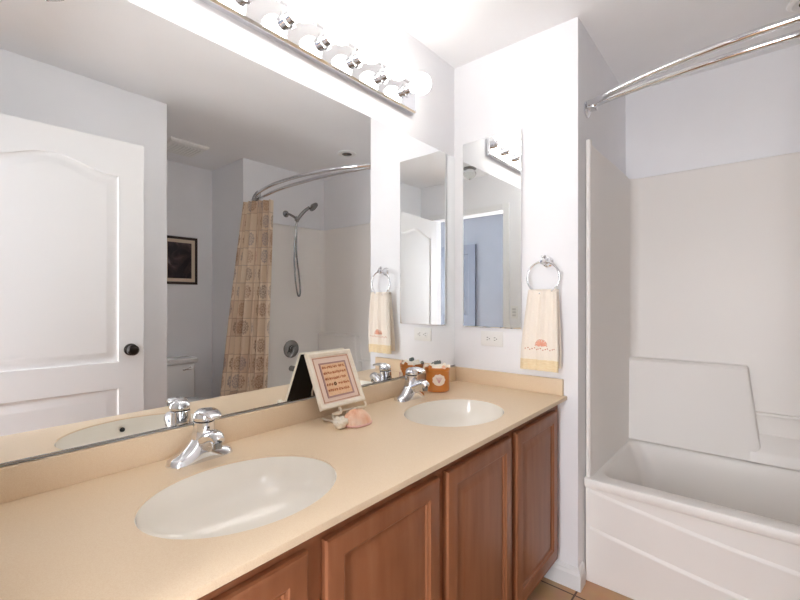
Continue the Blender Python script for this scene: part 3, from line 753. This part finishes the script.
hs = spline([(XR-0.128, 2.300, 1.945), (XR-0.140, 2.318, 1.990), (XR-0.165, 2.355, 2.045), (XR-0.190, 2.395, 2.085)], 6)
obj('wand', tube(bmesh.new(), hs, [0.0125+0.003*math.sin(i/6) for i in range(len(hs))], 14), M['dkchrome'], sw)
obj('spray_head', lathe(bmesh.new(), [(0.012,-0.028),(0.026,-0.020),(0.045,-0.006),(0.048,0.004),(0.044,0.010),(0,0.011)], (XR-0.212, 2.425, 2.092), (-0.55,0.35,-0.62), 26), M['dkchrome'], sw)
obj('hose', tube(bmesh.new(), spline([(XR-0.128, 2.297, 1.945), (XR-0.122, 2.290, 1.86), (XR-0.112, 2.284, 1.65), (XR-0.108, 2.300, 1.42), (XR-0.105, 2.322, 1.30), (XR-0.104, 2.340, 1.268), (XR-0.104, 2.356, 1.300), (XR-0.106, 2.345, 1.42), (XR-0.110, 2.312, 1.65), (XR-0.118, 2.304, 1.86), (XR-0.125, 2.300, 1.950)], 8), 0.0075, 10), M['dkchrome'], sw)

# ================================================================== CURTAIN ROD + CURTAIN
def rod_y(x, y0, bow): q = min(1.0, abs(x-1.3735)/0.7535); return y0-bow*(1-q**2.3)
ZRD = 2.095
rd = thing('curtain_rod', (1.3735, 1.95, ZRD), 'double bowed chrome shower curtain rod across the tub alcove', 'curtain rod')
for nm, y0, bow, rr in (('outer_rod', 1.948, 0.188, 0.0125), ('inner_rod', 1.972, 0.105, 0.0125)):
    pts = [(x, rod_y(x, y0, bow), ZRD) for x in [XA+0.022+(XR-XA-0.044)*k/60 for k in range(61)]]
    obj(nm, tube(bmesh.new(), pts, rr, 16), M['chrome'], rd)
for x, s in ((XA, 1), (XR, -1)):
    bm = bmesh.new()
    lathe(bm, [(0,0),(0.036,0.0),(0.036,0.006),(0.026,0.012),(0.018,0.016),(0,0.016)], (x+s*0.0003, 1.960, ZRD-0.012), (s,0,0), 28, 1, 1)
    box(bm, min(x+s*0.010, x+s*0.040), max(x+s*0.010, x+s*0.040), 1.932, 1.990, ZRD-0.018, ZRD+0.018, 0.006)
    obj('end_bracket', bm, M['chrome'], rd)
cu = thing('shower_curtain', (1.97, 1.85, 0.06), 'beige shell patchwork shower curtain gathered at the end of the rod', 'curtain')
NP, NZ = 150, 40
def curtain_pt(s, t, off=0.0):
    # s along the gathered cloth (0 = wall end), t = 0 top .. 1 bottom
    x_top = 2.100-0.250*s; y_top = 1.880+0.075*s
    x_bot = 2.085-0.290*s; y_bot = 1.665+0.220*s**1.2
    k = min(1.0, t/0.85)
    x = x_top*(1-k)+x_bot*k; y = y_top*(1-k)+y_bot*k
    amp = 0.030+0.006*t
    ph = 2*PI*5.25*s
    return Vector((x+amp*0.35*math.cos(ph*0.5), y-0.02-amp*math.sin(ph)-off-0.01*math.sin(3*t+5*s), 2.058-1.99*t))
bm = bmesh.new(); uvl = bm.loops.layers.uv.new('UVMap')
vA = [[bm.verts.new(curtain_pt(i/NP, k/NZ)) for i in range(NP+1)] for k in range(NZ+1)]
vB = [[bm.verts.new(curtain_pt(i/NP, k/NZ, -0.0025)) for i in range(NP+1)] for k in range(NZ+1)]
def uvf(i, k): return (1.55*i/NP, 1.99*(1-k/NZ))
def qf(V, idx, flip=False):
    if flip: idx = idx[::-1]
    fc = bm.faces.new([V[k][i] for k, i in idx])
    for lp, (k, i) in zip(fc.loops, idx): lp[uvl].uv = uvf(i, k)
for k in range(NZ):
    for i in range(NP):
        q = [(k,i),(k,i+1),(k+1,i+1),(k+1,i)]
        qf(vA, q); qf(vB, q, True)
for k in range(NZ):
    for i in (0, NP): bm.faces.new((vA[k][i], vA[k+1][i], vB[k+1][i], vB[k][i]))
for i in range(NP):
    for k in (0, NZ): bm.faces.new((vA[k][i], vA[k][i+1], vB[k][i+1], vB[k][i]))
obj('cloth', bm, M['curtain'], cu, angle=80)
for j in range(7):
    s = (j+0.25)/6.6
    x = 2.100-0.250*s; yc = rod_y(x, 1.948, 0.188)
    obj('curtain_ring', tube(bmesh.new(), [(x, yc+0.0215*math.cos(2*PI*i/20), ZRD-0.010+0.026*math.sin(2*PI*i/20)) for i in range(20)], 0.0018, 6, closed=True), M['dkchrome'], cu)

# ================================================================== TOILET NOOK
tl = thing('toilet', (2.3, 1.395, 0), 'white toilet in the nook beyond the open door', 'toilet')
obj('tank', B(2.475, XP-0.008, 1.185, 1.605, 0.36, 0.700, 0.022, 4), M['toilet'], tl)
obj('tank_lid', B(2.455, XP-0.004, 1.170, 1.620, 0.7005, 0.738, 0.012, 3), M['toilet'], tl)
bm = lathe(bmesh.new(), [(0,0),(0.012,0),(0.012,0.012),(0,0.014)], (2.4755, 1.560, 0.655), (-1,0,0), 14)
tube(bm, [(2.462, 1.560, 0.655), (2.455, 1.530, 0.650), (2.455, 1.490, 0.648)], [0.008,0.007,0.006], 8)
obj('flush_lever', bm, M['chrome'], tl)
def bowl_ring(z, xf, xb, hw, n=36):
    r = []
    for j in range(n):
        a = 2*PI*j/n; cx = (xf+xb)/2
        r.append(Vector((cx+(xb-xf)/2*math.cos(a), 1.39+hw*math.sin(a)*(1-0.06*math.cos(a)), z)))
    return r
bm = bmesh.new()
loft(bm, [bowl_ring(0.001, 2.08, 2.60, 0.115), bowl_ring(0.03, 2.08, 2.60, 0.115), bowl_ring(0.10, 2.12, 2.60, 0.10), bowl_ring(0.2, 2.08, 2.60, 0.12), bowl_ring(0.3, 1.98, 2.58, 0.165), bowl_ring(0.37, 1.95, 2.56, 0.182), bowl_ring(0.395, 1.945, 2.56, 0.186)])
obj('bowl', bm, M['toilet'], tl, angle=50)
bm = bmesh.new()
loft(bm, [bowl_ring(0.3955, 1.95, 2.44, 0.180), bowl_ring(0.397, 1.935, 2.45, 0.190), bowl_ring(0.41, 1.935, 2.45, 0.190), bowl_ring(0.413, 1.935, 2.45, 0.19), bowl_ring(0.428, 1.94, 2.45, 0.188), bowl_ring(0.436, 1.97, 2.43, 0.165), bowl_ring(0.438, 2.1, 2.3, 0.05)])
obj('seat_and_lid', bm, M['toilet'], tl, angle=40)
pf = thing('framed_picture', (XP, 1.59, 1.37), 'dark framed print on the wall over the toilet', 'picture')
mp = lambda p, h: Vector((XP-0.0005-h, p[0], p[1]))
f = rectf(1.40, 1.705, 1.372, 1.790)
obj('frame', loft(bmesh.new(), [[mp(p, h) for p in f(i)] for i, h in ((0,0),(0,0.016),(0.004,0.02),(0.018,0.018),(0.022,0.012))], cap1=False), mat('dark_brown_frame', (46,30,26), 0.35), pf, angle=25)
obj('mount_board', loft(bmesh.new(), [[mp(p, h) for p in f(i)] for i, h in ((0.02,0.006),(0.02,0.012))]), mat('cream_board', (214,196,176), 0.8), pf, smooth=False)
obj('print', loft(bmesh.new(), [[mp(p, h) for p in f(i)] for i, h in ((0.052,0.011),(0.052,0.0135))]), M['art'], pf, smooth=False)

# ================================================================== CEILING FITTINGS, SWITCH
dl = thing('recessed_downlight', (1.372, 2.340, H), 'white recessed ceiling downlight over the tub', 'light')
obj('trim_ring', lathe(bmesh.new(), [(0.056,-0.001),(0.076,-0.001),(0.078,-0.004),(0.075,-0.009),(0.062,-0.013),(0.056,-0.010)], (1.372, 2.340, H), (0,0,1), 40), M['white'], dl)
obj('lens', lathe(bmesh.new(), [(0,-0.002),(0.0565,-0.002),(0.0565,-0.007),(0.03,-0.012),(0,-0.014)], (1.372, 2.340, H), (0,0,1), 32), mat('dull_lens', (78,76,75), 0.25), dl)
ev = thing('exhaust_vent', (2.25, 1.42, H), 'white exhaust fan grille on the ceiling above the toilet', 'vent')
bm = bmesh.new(); mp = lambda p, h: Vector((p[0], p[1], H-0.0005-h))
f = rectf(2.10, 2.40, 1.26, 1.545)
loft(bm, [[mp(p, h) for p in f(i)] for i, h in ((0,0),(0,0.012),(0.012,0.024),(0.03,0.026))])
obj('grille_cover', bm, M['white'], ev, angle=20)
for k in range(9):
    y = 1.305+k*0.0245
    obj('slat', B(2.15, 2.35, y, y+0.010, H-0.0300, H-0.0262, 0.001), M['white'], ev)
cx_, cy_ = 0.80, 0.335
cl = thing('ceiling_light', (cx_, cy_, H), 'small unlit glass ceiling light at the top left of the mirror view', 'light')
obj('canopy', lathe(bmesh.new(), [(0,-0.0005),(0.060,-0.0005),(0.062,-0.008),(0.052,-0.016),(0,-0.018)], (cx_, cy_, H), (0,0,1), 40), M['dkchrome'], cl)
obj('glass_shade', lathe(bmesh.new(), [(0.040,-0.0185),(0.052,-0.03),(0.060,-0.05),(0.052,-0.075),(0.030,-0.092),(0.012,-0.098),(0,-0.099)], (cx_, cy_, H), (0,0,1), 32), M['dome'], cl)
obj('finial', lathe(bmesh.new(), [(0.007,-0.0992),(0.009,-0.103),(0.004,-0.110),(0,-0.113)], (cx_, cy_, H), (0,0,1), 16), M['chrome'], cl)
ls = thing('light_switch', (0.50, YN, 1.12), 'white triple light switch beside the doorway, seen in the cabinet mirror', 'switch')
obj('switch_plate', B(0.464, 0.536, YN+0.0003, YN+0.006, 1.062, 1.178, 0.002), M['white'], ls)
for k in range(3):
    z = 1.12+(k-1)*0.028
    obj('rocker', B(0.483, 0.517, YN+0.006, YN+0.011, z-0.009, z+0.009, 0.002), mat('rocker_grey', (205,205,205), 0.4) if k == 0 else bpy.data.materials['rocker_grey'], ls)
# unseen lamp added to brighten the hall and fill through the doorway
hl = thing('hall_fill_lamp', (1.2, -0.85, H), 'round flush fill lamp added on the hall ceiling outside the doorway', 'light')
obj('base_ring', lathe(bmesh.new(), [(0,-0.0005),(0.15,-0.0005),(0.15,-0.02),(0,-0.02)], (1.2, -0.85, H), (0,0,1), 32), M['white'], hl)
obj('diffuser', lathe(bmesh.new(), [(0.14,-0.0205),(0.14,-0.04),(0.10,-0.06),(0,-0.07)], (1.2, -0.85, H), (0,0,1), 32), mat('hall_fill_diffuser', (255,255,255), 0.4, emit=(236,242,255), es=FILL_HALL), hl)
